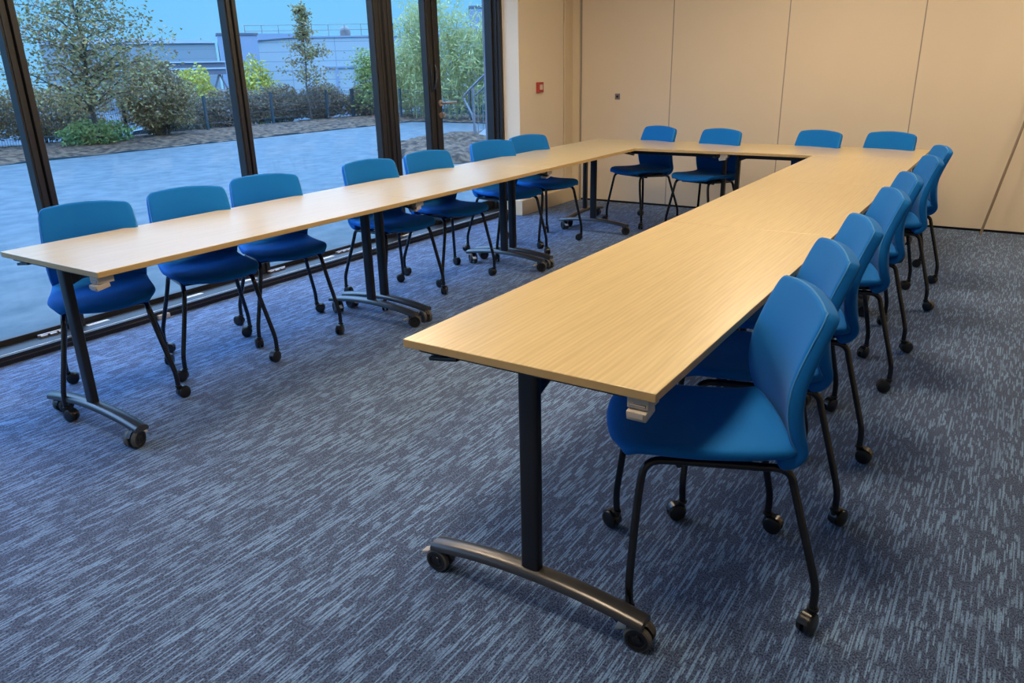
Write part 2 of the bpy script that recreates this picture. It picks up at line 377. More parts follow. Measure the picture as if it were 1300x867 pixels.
def stile(bm, y0, y1, z0=.05, z1=2.46, xi=-4.39):
    w = y1-y0
    box(bm, -4.47, -4.405, y0, y0+.012, z0, z1, .002, 1)
    box(bm, -4.465, xi-.008, y0+.010, y0+w*.50, z0, z1, .004)
    box(bm, -4.465, xi-.028, y0+w*.49, y0+w*.62, z0, z1, 0, 1)
    box(bm, -4.465, xi, y0+w*.61, y1, z0, z1, .004)
def pane(n, y0, y1, rails=True, label=None):
    bm = bmesh.new()
    if rails:
        box(bm, -4.46, -4.42, y0, y1, .052, .085, .003); box(bm, -4.46, -4.41, y0, y1, 2.36, 2.46, .003)
    o = struct('window_%d' % n, bm, 'bronze', label)
    bm = bmesh.new(); box(bm, -4.447, -4.435, y0-.01, y1+.01, .07, 2.38); from_bm('glass_pane', bm, 'glass', o)
    return o
mull = [(-.60, -.515), (.72, .80), (2.078, 2.161), (3.446, 3.525)]
prev = -2.6
for i, (a, b) in enumerate(mull+[(4.828, 5.03)]):
    w_ = pane(i+1, prev, a)
    if i < 4:
        bm = bmesh.new(); stile(bm, a, b); from_bm('window_frame', bm, ['bronze', 'gasket'], w_)
    else:
        bm = bmesh.new()
        box(bm, -4.47, -4.41, 4.828, 4.842, .05, 2.46, .002, 1)
        box(bm, -4.465, -4.40, 4.842, 4.885, .05, 2.46, .004)
        box(bm, -4.465, -4.425, 4.884, 4.935, .05, 2.46, 0, 1)
        box(bm, -4.455, -4.405, 4.895, 4.925, .05, 2.46, .003)
        box(bm, -4.465, -4.39, 4.935, 4.972, .05, 2.46, .004)
        box(bm, -4.465, -4.41, 4.971, 4.98, .05, 2.46, 0, 1)
        box(bm, -4.465, -4.385, 4.98, 5.03, .05, 2.46, .004)
        from_bm('window_frame', bm, ['bronze', 'gasket'], w_)
    prev = b
pane(6, 5.03, 5.47)
# glazed door with its fixed stile
bm = bmesh.new()
box(bm, -4.47, -4.41, 5.47, 5.484, .05, 2.46, .002, 1)
box(bm, -4.465, -4.40, 5.484, 5.545, .05, 2.46, .004)
box(bm, -4.465, -4.415, 5.544, 5.555, .05, 2.46, 0, 1)
box(bm, -4.465, -4.39, 5.555, 5.625, .055, 2.44, .004)
box(bm, -4.46, -4.41, 5.62, 6.42, .056, .15, .003); box(bm, -4.46, -4.41, 5.62, 6.42, 2.34, 2.44, .003)
box(bm, -4.46, -4.31, 6.462, 6.506, .05, 2.46, .003); box(bm, -4.455, -4.34, 6.45, 6.463, .05, 2.46, .002, 1)
box(bm, -4.462, -4.38, 6.425, 6.452, .05, 2.46, .003)
d = struct('door_1', bm, ['bronze', 'gasket'], 'dark framed glass door with a steel lever handle')
bm = bmesh.new(); box(bm, -4.447, -4.435, 5.61, 6.43, .13, 2.36); from_bm('glass_pane', bm, 'glass', d)
bm = bmesh.new()
cyl(bm, (-4.39, 5.60, 1.125), (-4.378, 5.60, 1.125), .027, 20); cyl(bm, (-4.38, 5.60, 1.125), (-4.335, 5.60, 1.125), .009, 12)
tube(bm, smooth_path([(-4.335, 5.60, 1.125), (-4.332, 5.62, 1.126), (-4.332, 5.765, 1.124)]), .0095, 10)
tag(from_bm('door_handle', bm, 'steel', d, 40), 'satin steel lever handle')
bm = bmesh.new(); cyl(bm, (-4.39, 5.60, 1.02), (-4.38, 5.60, 1.02), .025, 20); box(bm, -4.38, -4.35, 5.596, 5.606, 1.0, 1.045, .003)
cyl(bm, (-4.36, 5.601, 1.03), (-4.35, 5.601, 1.03), .014, 14)
tag(from_bm('lock_cylinder', bm, 'steel', d, 40), 'steel lock cylinder with key in it')
bm = bmesh.new(); box(bm, -4.40, -4.385, 5.497, 5.523, 1.22, 1.45, .004)
tube(bm, smooth_path([(-4.385, 5.51, 1.24), (-4.355, 5.51, 1.26), (-4.35, 5.53, 1.40), (-4.37, 5.53, 1.44)]), .009, 8)
from_bm('pull_handle', bm, 'gasket', d, 40)

# fittings on the walls
t = empty('fire_call_point', (-4.13, 6.87, 1.215))
bm = bmesh.new(); box(bm, 0, .03, -.05, .05, -.05, .05, .006); from_bm('housing', bm, 'red', t)
bm = bmesh.new(); box(bm, .028, .033, -.028, .028, -.022, .026, .002); tag(from_bm('press_plate', bm, 'white', t), 'white square press plate')
tag(t, 'small red fire alarm call point on the cream wall pier', 'alarm')
t = empty('lock_plate', (-3.60, YW, 1.10))
bm = bmesh.new(); box(bm, -.028, .028, -.006, 0, -.03, .03, .003); from_bm('plate', bm, 'greyplate', t)
bm = bmesh.new(); cyl(bm, (0, -.012, 0), (0, -.004, 0), .012, 16); from_bm('keyhole', bm, 'gap', t)
tag(t, 'small grey square lock plate on the beige folding partition', 'lock')
bm = bmesh.new(); tube(bm, [(-.149, 7.406, .004), (.158, YW-.013, 1.8)], .0105, 12)
o = from_bm('leaning_pole', bm, 'rod', None, 40); tag(o, 'thin tan pole leaning against the beige partition at the right', 'pole')

# ------------------------------------------------------------------ ceiling lamps (above the frame)
for i, (x, y) in enumerate([(-1.05, .85), (-1.1, 3.2), (-1.45, 5.75), (-3.0, 2.2), (-3.85, 4.2), (.85, 6.3)]):
    t = empty('ceiling_light', (x, y, CEIL))
    bm = bmesh.new()
    for a in ((-.3, .3, -.3, -.27), (-.3, .3, .27, .3), (-.3, -.27, -.27, .27), (.27, .3, -.27, .27)): box(bm, a[0], a[1], a[2], a[3], -.02, 0, .003)
    from_bm('frame', bm, 'ceil', t)
    bm = bmesh.new(); box(bm, -.27, .27, -.27, .27, -.012, -.004); from_bm('diffuser', bm, 'lamp', t)
    tag(t, 'square warm white ceiling lamp panel above the tables', 'ceiling light', 'ceiling lamp panels')

# ------------------------------------------------------------------ chair
def cage(name, rows, thick, mats, parent, offset=-1, lv=2):
    """rows: list of lists of points; thickened and subdivided"""
    bm = bmesh.new(); V = [[bm.verts.new(p) for p in row] for row in rows]
    for a, b in zip(V, V[1:]):
        for k in range(len(a)-1): bm.faces.new((a[k], a[k+1], b[k+1], b[k]))
    o = from_bm(name, bm, mats, parent)
    s = o.modifiers.new('s', 'SOLIDIFY'); s.thickness = thick; s.offset = offset; s.use_even_offset = False; s.edge_crease_rim = .5; s.material_offset_rim = 1 if isinstance(mats, list) else 0
    d_ = o.modifiers.new('d', 'SUBSURF'); d_.levels = lv; d_.render_levels = lv
    bake(o)
    o.data.polygons.foreach_set('use_smooth', [True]*len(o.data.polygons))
    return o
def piping(o, root):
    """a thin cord sewn along the front edge of a padded part"""
    bm = bmesh.new(); bm.from_mesh(o.data)
    es = [e for e in bm.edges if len(e.link_faces) == 2 and e.link_faces[0].material_index != e.link_faces[1].material_index]
    nb = {}
    for e in es:
        a, b = e.verts; nb.setdefault(a, []).append(b); nb.setdefault(b, []).append(a)
    loops = []; seen = set()
    for v in nb:
        if v in seen: continue
        L_ = [v]; seen.add(v); c = v
        while True:
            n = [w_ for w_ in nb[c] if w_ not in seen]
            if not n: break
            c = n[0]; seen.add(c); L_.append(c)
        loops.append([w_.co.copy() for w_ in L_])
    bm.free()
    if not loops: return
    # keep the loop on the sitter's side
    L_ = max(loops, key=lambda q: sum(p.x for p in q)/len(q))
    L_ = [p for p in L_ if p.z > .50]
    k = max(range(len(L_)), key=lambda i: (L_[i]-L_[i-1]).length); L_ = L_[k:]+L_[:k]
    bm = bmesh.new(); tube(bm, L_, .0024, 6)
    tag(from_bm('piping', bm, 'piping', root, 60), 'lighter blue piping along the edge of the backrest')
def build_caster(parent, x, y, ang, rad=.0285):
    o_ = bmesh.new(); c = .020                               # wheel axle trails the stem
    cyl(o_, (0, 0, .045), (0, 0, .072), .0105, 12); cyl(o_, (0, 0, .060), (0, 0, .066), .0155, 14)
    T = Matrix.Translation((-c, 0, rad)) @ Matrix.Rotation(R(90), 4, 'X')
    for s in (-1, 1):
        lathe(o_, [(0, s*.021), (.012, s*.0215), (.020, s*.020), (rad-.002, s*.018), (rad, s*.014), (rad, s*.006), (rad-.003, s*.004), (0, s*.004)], T, 20)
    # the hood over both wheels
    n = 9; prof = []
    for k in range(n):
        a = R(-10+k*(170)/(n-1)); prof.append((math.cos(a)*(rad+.0035), math.sin(a)*(rad+.0035)))
    V = [[o_.verts.new((-c+px, s*.0135, rad+pz)) for (px, pz) in prof] for s in (-1, -.35, .35, 1)]
    for a, b in zip(V, V[1:]):
        for k in range(n-1): o_.faces.new((a[k], b[k], b[k+1], a[k+1]))
    w = from_bm('caster', o_, 'plastic', parent, 40)
    w.location = (x, y, 0); w.rotation_euler = (0, 0, ang)
    return w
def make_chair():
    root = empty('conference_chair')
    cs = (-1, -.9, -.55, 0, .55, .9, 1)
    rows = []
    for a, zc, ze, w in ((.292, .460, .480, .160), (.274, .478, .495, .192), (.222, .486, .498, .210), (.10, .474, .488, .212), (-.02, .466, .482, .206), (-.09, .472, .482, .201), (-.135, .492, .484, .197), (-.158, .522, .494, .190)):
        rows.append([(a - .040*(abs(s)**3 if a > .2 else 0), s*w, zc+(ze-zc)*s*s-(.006 if abs(s) > .95 else 0)) for s in cs])
    cage('seat', rows, .032, 'fabric', root, 1)
    rows = []
    for ae, ac, z, w, arc in ((-.112, -.112, .482, .186, 0), (-.136, -.142, .481, .192, 0), (-.147, -.160, .496, .197, 0), (-.122, -.165, .53, .198, 0), (-.104, -.152, .61, .199, 0), (-.112, -.150, .69, .198, 0), (-.142, -.166, .77, .196, 0), (-.166, -.184, .828, .193, .006), (-.177, -.192, .856, .187, .013), (-.181, -.195, .870, .170, .018)):
        rows.append([(ac+(ae-ac)*abs(s)**1.8, s*w, z-arc*s*s+(.006 if arc else 0)) for s in cs])
    br_ = cage('backrest', rows, .042, ['fabric', 'fabric'], root, -1)
    piping(br_, root)
    # under-seat frame
    bm = bmesh.new(); zf = .446
    for s in (-1, 1):
        tube(bm, [(-.085, s*.160, zf-.004), (.165, s*.160, zf+.014)], .011, 10)
    for a in (-.05, .13): tube(bm, [(a, -.160, zf), (a, .160, zf)], .009, 8)
    box(bm, -.10, .17, -.10, .10, zf+.004, zf+.016, .003)
    for s in (-1, 1): box(bm, -.14, -.06, s*.10-.02, s*.10+.02, zf-.002, zf+.010, .003)
    from_bm('seat_frame', bm, 'chairleg', root, 40)
    for s in (-1, 1):
        for kind in (1, -1):
            if kind == 1: P = [(.130, s*.160, zf+.012), (.216, s*.163, zf+.016), (.232, s*.172, zf-.06), (.252, s*.219, .16), (.254, s*.226, .12), (.251, s*.227, .065)]
            else: P = [(-.055, s*.160, zf-.003), (-.148, s*.163, zf-.005), (-.164, s*.172, zf-.07), (-.219, s*.219, .16), (-.227, s*.226, .12), (-.226, s*.227, .065)]
            bm = bmesh.new(); tube(bm, smooth_path(P, it=3), .0108, 12)
            lg = from_bm('leg', bm, 'chairleg', root, 60)
            build_caster(lg, P[-1][0], P[-1][1], random.uniform(0, 6.28))
    return root
chairs = [
 ('left', -3.400, 1.779, -28.4, 'nearest the camera'),
 ('left', -3.376, 2.314, -22.7, 'second from the near end'),
 ('left', -3.401, 2.816, -27.2, 'third from the near end'),
 ('left', -3.341, 3.660, -15.8, 'just beyond the first pair of posts'),
 ('left', -3.324, 4.235, -16.8, 'just before the second pair of posts'),
 ('left', -3.353, 5.039, -26.1, 'just beyond the second pair of posts'),
 ('left', -3.335, 5.585, -21.6, 'in front of the cream pier'),
 ('right', -.559, 1.870, -150.3, 'nearest, whole seat in view'),
 ('right', -.600, 2.418, -154.9, 'second from the camera'),
 ('right', -.606, 2.927, -157.8, 'third from the camera'),
 ('right', -.605, 3.667, -158.9, 'fourth from the camera'),
 ('right', -.615, 4.258, -161.1, 'fifth from the camera'),
 ('right', -.597, 5.087, -161.8, 'last but one before the corner'),
 ('right', -.602, 5.736, -162.3, 'last, at the far corner'),
 ('back', -2.887, 6.694, -110.6, 'leftmost of the four'),
 ('back', -2.236, 6.541, -104.6, 'second from left, by the posts'),
 ('back', -1.454, 6.629, -109.8, 'third from left, only top visible'),
 ('back', -.912, 6.630, -107.9, 'rightmost, only top visible'),
]
words = {'left': 'blue fabric chair by the windows, ', 'right': 'blue fabric chair along the right row, ', 'back': 'blue fabric chair behind the far tables, '}
groups = {'left': 'blue chairs between the tables and the windows', 'right': 'blue chairs along the right side of the tables', 'back': 'blue chairs along the partition wall'}
proto = make_chair()
for i, (side, x, y, ang, txt) in enumerate(chairs):
    o = proto if i == 0 else copy_tree(proto)
    o.location = (x, y, 0); o.rotation_euler = (0, 0, R(ang))
    tag(o, words[side]+txt, 'chair', groups[side])
    rnd = random.Random(i*13+5)
    for lg in kids_of(o):
        for ca in kids_of(lg): ca.rotation_euler = (0, 0, rnd.uniform(0, 6.28))
    if i == 7: kids_of(lg)[0].rotation_euler = (0, 0, R(222))

# ------------------------------------------------------------------ tables
def table_caster(parent, x, y, ang, name='caster', flip=False):
    bm = bmesh.new(); rad = .037; c = .021
    cyl(bm, (0, 0, .055), (0, 0, .098), .012, 12)
    T = Matrix.Translation((-c, 0, rad)) @ Matrix.Rotation(R(90), 4, 'X')
    for s in (-1, 1):
        lathe(bm, [(rad*.62, s*.027), (rad*.72, s*.0275), (rad-.006, s*.0275)], T, 28)
        lathe(bm, [(0, s*.024), (rad*.18, s*.026), (rad*.30, s*.026), (rad*.34, s*.023), (rad*.60, s*.023), (rad*.62, s*.027)], T, 28)
        lathe(bm, [(rad-.006, s*.0275), (rad-.001, s*.025), (rad, s*.022), (rad, s*.011), (rad-.003, s*.008), (0, s*.008)], T, 28, 1)
    n = 10; prof = []
    for k in range(n):
        a = R(5+k*150/(n-1)); prof.append((math.cos(a)*(rad+.005), math.sin(a)*(rad+.005)))
    V = [[bm.verts.new((-c+px, s*.0085, rad+pz)) for (px, pz) in prof] for s in (-1, 1)]
    for k in range(n-1): bm.faces.new((V[0][k], V[1][k], V[1][k+1], V[0][k+1]))
    box(bm, -.028, .012, -.016, .016, .052, .078, .005)
    w = from_bm(name, bm, ['plastic', 'rubber'], parent, 35)
    # brake lever
    b2 = bmesh.new()
    if flip: box(b2, .004, .044, -.014, .014, .044, .052, .0035, rot=Matrix.Rotation(R(22), 3, 'Y'))
    else: box(b2, -c-.062, -c-.024, -.014, .014, .044, .052, .0035, rot=Matrix.Rotation(R(-22), 3, 'Y'))
    me = bpy.data.meshes.new('t'); b2.to_mesh(me); b2.free()
    bmx = bmesh.new(); bmx.from_mesh(w.data); k0 = len(bmx.faces); bmx.from_mesh(me)
    bmx.faces.ensure_lookup_table()
    for f_ in bmx.faces[k0:]: f_.material_index = 2
    bmx.to_mesh(w.data); bmx.free(); w.data.materials.append(M['lever']); bpy.data.meshes.remove(me)
    w.location = (x, y, 0); w.rotation_euler = (0, 0, ang)
    return w
TH = .0225
def make_table(L):
    root = empty('folding_table'); g = .0005
    bm = bmesh.new(); box(bm, -L/2+g, L/2-g, -W/2, W/2, TOP-TH, TOP, .0015, 0, seg=1)
    bm.normal_update()
    for f_ in bm.faces: f_.material_index = 0 if f_.normal.z > .7 else 1
    from_bm('tabletop', bm, ['wood', 'edge'], root)
    bm = bmesh.new(); box(bm, -L/2+.10, L/2-.10, -.022, .022, .652, .705, .004)
    box(bm, -L/2+.09, L/2-.09, -.05, .05, .703, TOP-TH, .002); from_bm('beam', bm, 'blackmetal', root)
    for s in (-1, 1):
        cx = s*(L/2-.058)
        bm = bmesh.new()                                         # oval column
        n = 24; prof = []
        for k in range(n):
            a = 2*math.pi*k/n; ca, sa = math.cos(a), math.sin(a)
            prof.append((math.copysign(abs(ca)**.45, ca)*.0165, math.copysign(abs(sa)**.45, sa)*.028))
        lo = [bm.verts.new((cx+px, py, .108)) for px, py in prof]; hi = [bm.verts.new((cx+px, py, .70)) for px, py in prof]
        for k in range(n): bm.faces.new((lo[k], lo[(k+1) % n], hi[(k+1) % n], hi[k]))
        bm.faces.new(lo[::-1]); bm.faces.new(hi)
        col = from_bm('column', bm, 'blackmetal', root, 35)
        bm = bmesh.new()                                         # head bracket with its gusset
        box(bm, cx-s*.028, cx+s*.028, -.27, .27, .700, TOP-TH, .003)
        v = [bm.verts.new((cx-s*x_, y_, z_)) for y_ in (-.02, .02) for x_, z_ in ((.012, .63), (.012, .70), (.12, .70), (.12, .672))]
        bm.faces.new(v[:4]); bm.faces.new(v[4:][::-1])
        for k in range(4): bm.faces.new((v[k], v[(k+1) % 4], v[4+(k+1) % 4], v[4+k]))
        bmesh.ops.recalc_face_normals(bm, faces=bm.faces)
        from_bm('head_bracket', bm, 'blackmetal', col)
        bm = bmesh.new()                                         # arched foot, domed section
        rows = []; m = 28
        for k in range(m+1):
            y = -.337+.674*k/m; q = y/.337; zt = .125-.031*q*q; th = .026; hw = .029
            sec = [(-hw, -th), (-hw, -.013), (-hw*.86, -.006), (-hw*.5, -.0015), (0, 0), (hw*.5, -.0015), (hw*.86, -.006), (hw, -.013), (hw, -th)]
            rows.append([bm.verts.new((cx+a_, y, zt+b_)) for a_, b_ in sec])
        for a_, b_ in zip(rows, rows[1:]):
            for k in range(len(a_)): bm.faces.new((a_[k], a_[(k+1) % len(a_)], b_[(k+1) % len(a_)], b_[k]))
        bm.faces.new(rows[0]); bm.faces.new(rows[-1][::-1]); bmesh.ops.recalc_face_normals(bm, faces=bm.faces)
        from_bm('foot', bm, 'foot', col, 45)
        for e in (-1, 1): table_caster(col, cx, e*.300, random.uniform(0, 6.28), flip=(e == -1))
        # linking clip on one corner, release lever on the other
        e = s; y = s*(W/2-.045)
        bm = bmesh.new()
        box(bm, cx+s*.052, cx+s*-.012, y-.026, y+.026, .690, TOP-TH, .003)
        box(bm, cx+s*.054, cx+s*.046, y-.020, y+.020, .697, .7035, .001, 1)
        box(bm, cx+s*.060, cx+s*.006, y-.024, y+.024, .668, .690, .003, rot=Matrix.Rotation(R(s*10), 3, 'Y'))
        box(bm, cx+s*.0635, cx+s*.058, y-.019, y+.019, .672, .686, .001)
        tag(from_bm('link_clip', bm, ['clip', 'gap'], root), 'light grey plastic linking clip')
        y = -s*(W/2-.075)
        bm = bmesh.new(); box(bm, cx+s*.030, cx-s*.01, y-.055, y+.045, .700, TOP-TH, .003); box(bm, cx+s*.036, cx+s*.008, y-.085, y+.01, .690, .701, .004, rot=Matrix.Rotation(R(8*s), 3, 'X'))
        from_bm('release_lever', bm, 'plastic', root)
    return root
ys = [Y0, 3.255, 4.700, YB]
t18 = make_table(ys[1]-ys[0]); t14 = make_table(ys[2]-ys[1])
used = set()
def place_table(proto, x, y, rz, label, group, swiv):
    if proto.name in used: o = copy_tree(proto)
    else: o = proto; used.add(proto.name)
    o.location = (x, y, 0); o.rotation_euler = (0, 0, rz); tag(o, label, 'table', group)
    i = 0
    for c in kids_of(o):
        for d_ in kids_of(c):
            if d_.name.startswith('caster'): d_.rotation_euler = (0, 0, swiv[i % len(swiv)]); i += 1
    return o
lx, rx = XL+W/2, XR+W/2
H_ = math.pi/2
for k, txt in enumerate(('nearest one with its free end', 'middle one', 'farthest one')):
    place_table([t18, t14, t14][k], lx, (ys[k]+ys[k+1])/2, H_, 'long oak folding table of the window row, '+txt, 'tables of the window row', [math.pi-R(70)-H_, -R(75)-H_, 2.2, 1.1] if k == 0 else [1.2, .4+k, 2.0, .9])
for k, txt in enumerate(('nearest one with its free corner', 'middle one', 'far one before the corner')):
    place_table([t18, t14, t14][k], rx, (ys[k]+ys[k+1])/2, H_, 'long oak folding table of the right row, '+txt, 'tables of the right row', [H_+.08, -H_+.05, H_, H_+3] if k == 0 else [.3, 1.5, 2, 1])
LB = (XR+W-XL)/2
tb = make_table(LB)
for k, txt in enumerate(('left one', 'right one')):
    o = place_table(tb, XL+LB/2+k*LB, YB+W/2, 0, 'oak folding table across the far end by the partition, '+txt, 'tables across the far end', [1.3, .2, 2.4, .9])

# ------------------------------------------------------------------ outside
G = -.05
bm = bmesh.new()
box(bm, -15.25, -4.50, -30, 18.1, G-.2, G)
tag(from_bm('pavement', bm, 'pavement'), 'wide wet concrete forecourt', None, None, 'structure')
bm = bmesh.new()
def grid(bm, x0, x1, y0, y1, nx, ny, zf):
    V = [[bm.verts.new((x0+(x1-x0)*i/nx, y0+(y1-y0)*j/ny, zf(x0+(x1-x0)*i/nx, y0+(y1-y0)*j/ny))) for j in range(ny+1)] for i in range(nx+1)]
    for i in range(nx):
        for j in range(ny): bm.faces.new((V[i][j], V[i+1][j], V[i+1][j+1], V[i][j+1]))
rg = random.Random(3)
grid(bm, -19.2, -15.2, -30, 21, 24, 220, lambda x, y: G+.02+.05*math.sin((x+15.2)*-.8)+rg.uniform(-.02, .02))
grid(bm, -15.3, -4, 18.0, 21, 60, 14, lambda x, y: G+.02+rg.uniform(-.02, .03))
o = from_bm('planting_strip', bm, 'mulch', None, 60); tag(o, 'strip of brown soil and mulch along the fence', None, None, 'structure')
bm = bmesh.new()
grid(bm, -140, -19.1, -60, 160, 60, 60, lambda x, y: G-min(1.5, max(0, (-19.2-x)*.16)))
grid(bm, -19.2, 60, 20.9, 160, 30, 40, lambda x, y: G-min(1.5, max(0, (y-21)*.16)))
o = from_bm('car_park', bm, 'asphalt', None, 60); tag(o, 'lower ground beyond the fence', None, None, 'structure')
# mulch bed by the steps
bm = bmesh.new(); out = [(-10.4, 11.2), (-9.4, 10.5), (-8.2, 9.95), (-7.6, 10.1), (-7.5, 10.9), (-8.0, 12.2), (-8.9, 13.6), (-10.3, 14.9), (-11.0, 14.6), (-10.9, 13.0)]
cx_ = sum(p[0] for p in out)/len(out); cy_ = sum(p[1] for p in out)/len(out)
rings = []
for k in range(13):
    s = 1-k/12
    ring = []
    for a in range(60):
        i = a*len(out)/60; i0 = int(i); fr_ = i-i0; p = Vector(out[i0]).lerp(Vector(out[(i0+1) % len(out)]), fr_)
        ring.append(bm.verts.new((cx_+(p.x-cx_)*s, cy_+(p.y-cy_)*s, G+.01+.16*(1-s*s)**.5*(1 if s < 1 else 0)+rg.uniform(0, .045)*(s < 1))))
    rings.append(ring)
for a, b in zip(rings, rings[1:]):
    for k in range(60): 
        if b is rings[-1]: pass
        bm.faces.new((a[k], a[(k+1) % 60], b[(k+1) % 60], b[k]))
bmesh.ops.remove_doubles(bm, verts=bm.verts, dist=.001)
o = from_bm('mulch_bed', bm, 'mulch', None, 60); tag(o, 'mound of brown mulch on the concrete near the outside steps', 'mulch bed', None, 'stuff')

# outside stairs with railing
t = empty('outside_staircase', (-9.5, 13.3, G)); tag(t, 'pale outside staircase with grey tubular handrail beyond the glass door', 'stairs')
bm = bmesh.new()
for k in range(7): box(bm, .02+k*.27, .02+(k+1)*.27+.02, .06, 1.3, k*.17+.02, (k+1)*.17+.02, .004)
from_bm('steps', bm, 'stringer', t)
bm = bmesh.new()
v = [bm.verts.new((x, y, z)) for y in (-.02, .05) for x, z in ((-.05, 0), (.30, 0), (2.1, 1.16), (2.1, 1.46), (.0, .14))]
bm.faces.new(v[:5][::-1]); bm.faces.new(v[5:])
for k in range(5): bm.faces.new((v[k], v[(k+1) % 5], v[5+(k+1) % 5], v[5+k]))
bmesh.ops.recalc_face_normals(bm, faces=bm.faces); from_bm('stringer', bm, 'stringer', t)
bm = bmesh.new()
tube(bm, smooth_path([(-.03, 0, 0), (-.05, 0, .47), (-.31, 0, .86), (-.30, 0, .93), (.26, 0, 1.35), (2.1, 0, 2.6)], it=1), .024, 8)
tube(bm, [(-.03, 0, .92), (.26, 0, 1.12), (2.1, 0, 2.35)], .018, 8)
cyl(bm, (-.06, 0, .1), (-.06, 0, 1.09), .024, 8)
cyl(bm, (1.2, 0, .9), (1.2, 0, 1.95), .024, 8)
from_bm('handrail', bm, 'rail', t, 50)
for k in range(12):
    x_ = .04+k*.13
    bm = bmesh.new(); cyl(bm, (x_, 0, .16+max(0, x_)*.60), (x_, 0, .96+x_*.66), .007, 6); from_bm('baluster', bm, 'rail', t)

# mesh fence: posts and welded panels
def fence(pts, label):
    t = empty('mesh_fence', (pts[0][0], pts[0][1], G)); tag(t, label, 'fence', 'fences around the forecourt')
    base = Vector((pts[0][0], pts[0][1], 0))
    P = [Vector((a, b, 0))-base for a, b in pts]
    for p in P:
        bm = bmesh.new(); box(bm, p.x-.03, p.x+.03, p.y-.03, p.y+.03, 0, .90, .004); box(bm, p.x-.033, p.x+.033, p.y-.033, p.y+.033, .90, .915, .003); from_bm('post', bm, 'fence', t)
    for a, b in zip(P, P[1:]):
        bm = bmesh.new(); n = int((b-a).length/.055); d_ = (b-a)
        for k in range(1, n):
            q = a+d_*k/n; r_ = .003
            vs = [bm.verts.new((q.x+dx, q.y+dy, z)) for z in (.02, .86) for dx, dy in ((-r_, -r_), (r_, -r_), (0, r_))]
            for i in range(3): bm.faces.new((vs[i], vs[(i+1) % 3], vs[3+(i+1) % 3], vs[3+i]))
        for z in (.04, .2, .4, .6, .8, .85): cyl(bm, (a.x, a.y, z), (b.x, b.y, z), .0045, 4)
        from_bm('mesh_panel', bm, 'fence', t)
fence([(-18.5, y) for y in (-4.2, -2, .2, 2.4, 4.6, 6.8, 9.0, 11.1, 13.4, 15.65, 17.84, 18.95)], 'dark green wire mesh fence along the left edge of the forecourt')
fence([(-18.5, 19.0), (-16.3, 18.8), (-15.9+.9, 18.7), (-13.9+.4, 18.6), (-11.6, 18.5), (-9.4, 18.4), (-7, 18.3)], 'dark wire mesh fence in front of the bamboo')

rngs = np.random.default_rng(11)
def leaf_mesh(name, centres, size, mat, parent, droop=0, aspect=.5, jitter=.4):
    """one small folded leaf per centre"""
    n = len(centres); rng = rngs
    a = rng.uniform(0, 2*np.pi, n); el = rng.uniform(-1.0, .6, n)-droop
    d = np.stack([np.cos(a)*np.cos(el), np.sin(a)*np.cos(el), np.sin(el)], 1)
    up = rng.normal(size=(n, 3)); s = np.cross(d, up); s /= np.linalg.norm(s, axis=1)[:, None]+1e-9; nn = np.cross(s, d)
    L = (size*rng.uniform(1-jitter, 1+jitter, n))[:, None]; w = L*aspect*.5
    c = centres
    v = np.stack([c-d*L*.5, c+s*w+nn*w*.4, c+d*L*.5, c-s*w+nn*w*.4], 1).reshape(-1, 3)
    idx = np.arange(n)*4
    f_ = np.stack([np.stack([idx, idx+1, idx+2], 1), np.stack([idx, idx+2, idx+3], 1)], 1).reshape(-1, 3)
    me = bpy.data.meshes.new(name); me.vertices.add(len(v)); me.vertices.foreach_set('co', v.astype(np.float32).ravel())
    me.loops.add(f_.size); me.loops.foreach_set('vertex_index', f_.astype(np.int32).ravel())
    me.polygons.add(len(f_)); me.polygons.foreach_set('loop_start', (np.arange(len(f_))*3).astype(np.int32)); me.polygons.foreach_set('loop_total', np.full(len(f_), 3, np.int32))
    me.update(); me.validate()
    return link(name, me, mat, parent)
